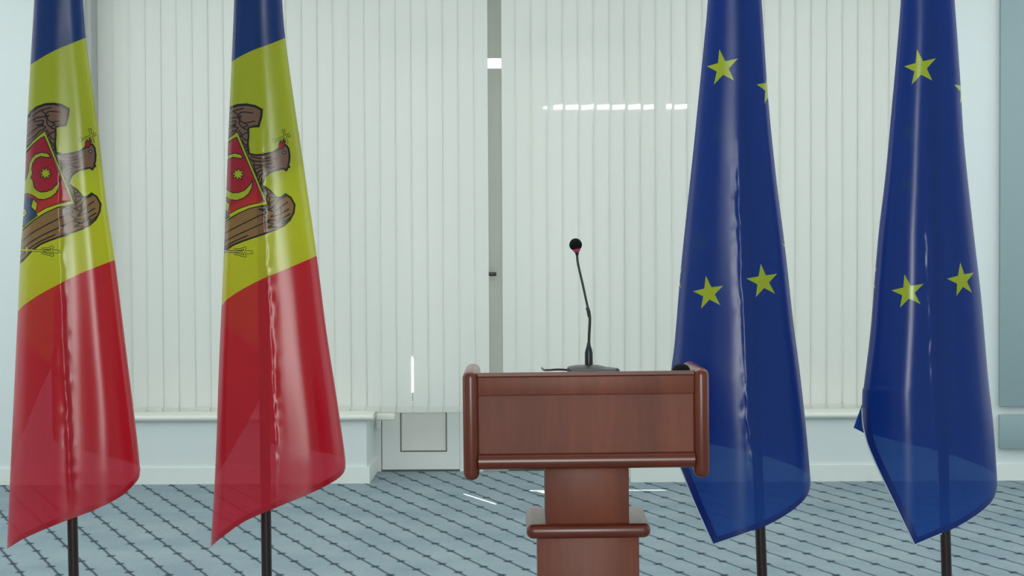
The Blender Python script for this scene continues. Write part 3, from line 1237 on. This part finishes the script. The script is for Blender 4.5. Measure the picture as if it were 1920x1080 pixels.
EM_late = []
for pts, w in (([(394, 301), (412, 296), (484, 268)], 7), ([(453, 240), (472, 313)], 7), ([(393, 290), (398, 312)], 8), ([(446, 240), (461, 237)], 5), ([(480, 258), (488, 277)], 5), ([(466, 314), (479, 311)], 5)):
    outlined(pts, w, 3.2)
for pts, w in EM_late:
    ems(pts, w / 1.35, YEL, False)
EM_late = []
for pts, w in (([(-40, 972), (160, 983)], 9), ([(64, 962), (66, 990)], 10), ([(160, 972), (196, 970), (226, 958)], 7), ([(160, 994), (194, 1004), (226, 1012)], 7), ([(226, 958), (214, 985), (226, 1012)], 7),
               ([(160, 983), (218, 985)], 7), ([(236, 986), (250, 987)], 16), ([(258, 988), (266, 988)], 11)):
    outlined(pts, w, 3.6)
for pts, w in EM_late:
    ems(pts, w / 1.35, YEL, False)


def emblem(fx):
    return [([fx(30 + x / 3.274, 170 + y / 3.274) for x, y in p], m) for p, m in EM]


GROUP_A = 'blue, yellow and red flags'
GROUP_B = 'blue flags with yellow stars'


def tricolour(label, left, right, bottom, by, yr, fx, back_poly, back_blue, back_yel, foot, top, ridge, d0, seed):
    root = flag_root(label, foot, top, d0, GROUP_A)
    c = Cloth(left, right, d0, 0.62, ridge, seed)
    lefts = [p for p in c.l if p[1] < left[-1][1]]
    rights = [p for p in c.r if p[1] < right[-1][1]]
    poly = lefts + list(curve2(bottom, 6)) + list(reversed(rights))
    regs = [(curve2(by, 5) + [(by[-1][0] + 60, -300), (by[0][0] - 60, -300)], BLUE)]
    q = curve2(yr, 5)
    # red field below the second seam
    regs.append(([(q[0][0] - 40, q[0][1] + 40)] + q + [(q[-1][0] + 40, q[-1][1] - 20), (q[-1][0] + 120, 1200), (q[0][0] - 120, 1200)], RED))
    regs += emblem(fx)
    cl = c.sheet('cloth', poly, regs, YEL, FABRICS, root)
    # part of the cloth that wraps behind the pole
    l2 = [p for p in c.l if p[1] < back_poly[0][1]]
    r2 = [p for p in c.r if p[1] < back_poly[-1][1]]
    c.sheet('wrapped_cloth', l2 + back_poly + list(reversed(r2)), [(back_yel, YEL), (back_blue, BLUE)], RED, FABRICS, root, side=-1, rowstep=14, ncol=24)
    bt = curve2(bottom, 6)
    up = [(x, y - 11) for x, y in bt]
    hp = [p for p in bt] + list(reversed(up))
    c.sheet('hem', hp, [], 0, [M_hemred], cl, push=0.0016, rowstep=4)
    return root


SIL = []
L1 = [(72, -220), (68, -100), (64, 0), (57, 120), (50, 250), (45, 380), (38, 480), (33, 590), (27, 720), (20, 870), (13, 1029)]
R1 = [(143, -220), (150, -100), (156, 0), (161, 70), (172, 150), (183, 230), (200, 380), (216, 490), (232, 620), (247, 740), (258, 830), (263, 884)]
B1 = [(13, 1029), (28, 1020), (45, 1010), (80, 994), (130, 974), (180, 955), (225, 932), (247, 913), (260, 897), (263, 884)]
tricolour('blue, yellow and red flag by the bare white wall pier, showing more of its shield', L1, R1, B1,
          [(50, 131), (57, 122), (75, 110), (100, 96), (130, 83), (165, 69)],
          [(28, 592), (33, 585), (45, 572), (75, 552), (110, 533), (150, 513), (190, 497), (222, 485)],
          lambda x, y: (x, y),
          [(24, 880), (30, 848), (45, 810), (65, 757), (85, 712), (96, 690), (97.5, 740), (98, 800), (101, 824), (112, 835), (150, 843), (200, 856), (245, 866), (262, 874)],
          [(20, 420), (60, 390), (110, 360), (160, 325), (230, 290), (230, -300), (0, -300)],
          [(20, 600), (45, 632), (70, 660), (92, 680), (100, 660), (103, 548), (160, 511), (230, 480), (230, -300), (0, -300)],
          (137, 1030), (113, 0), [(108, 260), (110, 420), (118, 640), (126, 760), (131, 880), (133, 930)], 6.17, 0.0)

L2 = [(443, -220), (441, -100), (439, 0), (434, 120), (428, 260), (422, 420), (416, 560), (410, 700), (404, 870), (395, 1026)]
R2 = [(518, -220), (524, -100), (529, 0), (535, 70), (550, 180), (568, 300), (594, 480), (612, 620), (632, 750), (645, 840), (648, 868)]
B2 = [(395, 1026), (408, 1014), (425, 1001), (460, 977), (520, 951), (580, 926), (622, 905), (640, 892), (647, 880), (648, 868)]
tricolour('blue, yellow and red flag standing nearer the lectern, only half its shield showing', L2, R2, B2,
          [(426, 128), (434, 117), (450, 106), (475, 94), (505, 83), (540, 69)],
          [(409, 584), (416, 573), (425, 562), (450, 545), (490, 524), (540, 503), (600, 477)],
          lambda x, y: (x + 361 + (x - 90) * 0.03, y + 1.5),
          [(407, 890), (425, 862), (440, 835), (460, 800), (480, 762), (489, 746), (490, 790), (491, 824), (512, 832), (560, 840), (625, 852), (647, 860)],
          [(400, 420), (440, 385), (484, 358), (530, 330), (572, 311), (620, 280), (620, -300), (380, -300)],
          [(400, 600), (435, 620), (465, 640), (487, 653), (490, 560), (492, 526), (540, 505), (620, 468), (620, -300), (380, -300)],
          (499.5, 1030), (486, 0), [(487, 200), (494, 420), (503, 560), (510, 700), (516, 830), (516, 920)], 6.15, 2.2)


def star_flag(label, left, right, edge, bottom, stars, ghosts, back_poly, foot, top, ridge, d0, seed, extra=None):
    root = flag_root(label, foot, top, d0, GROUP_B)
    c = Cloth(left, right, d0, 0.62, ridge, seed)
    e2, b2 = curve2(edge, 5), curve2(bottom, 5)
    lefts = [p for p in c.l if p[1] < edge[0][1]]
    rights = [p for p in c.r if p[1] < bottom[-1][1]]
    poly = lefts + e2[:-1] + b2 + list(reversed(rights))
    cl = c.sheet('cloth', poly, [(s, STAR) for s in stars], EUB, FABRICS, root)
    l2 = [p for p in c.l if p[1] < back_poly[0][1]]
    r2 = [p for p in c.r if p[1] < back_poly[-1][1]]
    c.sheet('wrapped_cloth', l2 + back_poly + list(reversed(r2)), [(s, STAR) for s in ghosts], EUB, FABRICS, root, side=-1, rowstep=14, ncol=24)
    # hems along the free edge and the foot
    w = 12
    inn_e = [(x + w * 1.15, y - 2) for x, y in e2]
    inn_b = [(x + (2 if i else w * 0.4), y - w) for i, (x, y) in enumerate(b2)]
    inn_b[-1] = (b2[-1][0] - 1, b2[-1][1] - w)
    k = len(inn_e) - 1
    inner = [p for p in inn_e[:-1] if p[1] < b2[0][1] - w * 1.9] + [(x - 1, y) for x, y in inn_b[1:-1]]
    hp = e2[:-1] + b2[:-1] + list(reversed(inner))
    c.sheet('hem', hp, [], 0, [M_hemeu], cl, push=0.0016, rowstep=4)
    c.line_tube('hem_thread', e2 + b2[:8], 0.002, M_thread, cl, 0.003)
    return root, c


def star5(pts):
    """star from its five tips"""
    cx, cy = sum(p[0] for p in pts) / 5, sum(p[1] for p in pts) / 5
    out = []
    for i in range(5):
        a, b = pts[i], pts[(i + 1) % 5]
        out.append(a)
        mx, my = (a[0] + b[0]) / 2, (a[1] + b[1]) / 2
        out.append((cx + (mx - cx) * 0.472, cy + (my - cy) * 0.472))
    return out


def z7(pts, ox=1230, oy=0, s=1.9286):
    return [(ox + x / s, oy + y / s) for x, y in pts]


L3 = [(1334, -220), (1331, -100), (1327, 0), (1320, 80), (1310, 180), (1298, 300), (1285, 420), (1275, 520), (1265, 640), (1258, 700), (1257, 760), (1256, 1040)]
R3 = [(1412, -220), (1420, -100), (1428, 0), (1440, 180), (1455, 330), (1472, 465), (1487, 600), (1500, 700), (1512, 810), (1520, 900)]
stars3 = [star5(z7([(229, 178), (297, 211), (282, 291), (209, 306), (184, 240)])),
          star5(z7([(402, 258), (452, 300), (444, 350), (392, 374), (364, 305)])),
          star5(z7([(180, 997), (243, 1033), (232, 1103), (163, 1116), (134, 1053)])),
          star5(z7([(379, 954), (438, 990), (430, 1062), (361, 1074), (327, 1007)])),
          star5(z7([(452, 878), (490, 868), (500, 920), (472, 940), (466, 900)])),
          star5(z7([(97, 968), (88, 1005), (92, 1045), (60, 1020), (60, 985)]))]
star_flag('blue flag with yellow stars, its lower corner partly hidden behind the lectern', L3, R3,
          [(1258, 775), (1262, 820), (1272, 865), (1282, 892), (1300, 938), (1337, 1021)],
          [(1337, 1021), (1390, 1003), (1440, 984), (1480, 961), (1507, 938), (1518, 918), (1520, 900)],
          stars3, [star_poly(1349, 247, 20, 8, 5, 0.3), star_poly(1310, 455, 20, 8, 5, 0.3)],
          [(1257, 810), (1300, 825), (1335, 833), (1400, 846), (1450, 860), (1490, 874), (1517, 888)],
          (1427, 1030), (1386, 0), [(1384, 250), (1387, 400), (1391, 520), (1398, 640), (1402, 780), (1410, 850), (1418, 930)], 6.15, 4.1)

L4 = [(1697, -220), (1693, -100), (1689, 0), (1682, 90), (1672, 200), (1660, 330), (1648, 430), (1640, 520), (1632, 620), (1620, 720), (1616, 760), (1612, 1040)]
R4 = [(1774, -220), (1782, -100), (1790, 0), (1800, 140), (1808, 270), (1825, 430), (1840, 560), (1852, 700), (1863, 800), (1870, 905)]
z8 = lambda pts: z7(pts, 1590)
stars4 = [star5(z8([(249, 178), (318, 211), (305, 291), (230, 306), (203, 240)])),
          star5(z8([(412, 278), (450, 315), (442, 355), (406, 374), (384, 306)])),
          star5(z8([(204, 992), (274, 1026), (262, 1100), (188, 1112), (157, 1050)])),
          star5(z8([(406, 948), (455, 986), (448, 1058), (392, 1070), (358, 1008)])),
          star5(z8([(106, 968), (95, 1005), (100, 1045), (60, 1020), (60, 985)])),
          star5(z8([(461, 862), (500, 870), (500, 910), (474, 915), (468, 890)]))]
r4, c4 = star_flag('yellow-starred blue flag beside the grey wall panels, a corner flap sticking out behind', L4, R4,
                   [(1616, 765), (1618, 795), (1626, 830), (1640, 865), (1660, 908), (1715, 1022)],
                   [(1715, 1022), (1750, 1007), (1790, 990), (1830, 966), (1857, 943), (1868, 922), (1870, 905)],
                   stars4, [star_poly(1706, 250, 21, 8, 5, 0.3), star_poly(1704, 346, 20, 8, 5, 0.4)],
                   [(1616, 806), (1632, 814), (1690, 829), (1750, 843), (1800, 858), (1845, 876), (1868, 890)],
                   (1773.5, 1030), (1745, 0), [(1738, 300), (1741, 480), (1747, 640), (1752, 780), (1757, 850)], 6.15, 5.7)
# the folded corner that shows beyond the left edge of the last flag
bm = bmesh.new()
org = parent_origin(r4)
rows = []
for k in range(9):
    s = k / 8
    a = P(1616 - 15.5 * s, 758 + 44 * s, 6.20 + 0.02 * s)
    b = P(1626 + 4 * s, 770 + 47 * s, 6.18)
    rows.append([bm.verts.new(a.lerp(b, j / 5) + Vector((0, 0.006 * math.sin(j), 0)) - org) for j in range(6)])
for ra, rb in zip(rows, rows[1:]):
    for j in range(5):
        bm.faces.new((ra[j], ra[j + 1], rb[j + 1], rb[j]))
obj('corner_flap', bm, M_hemeu, r4, True)
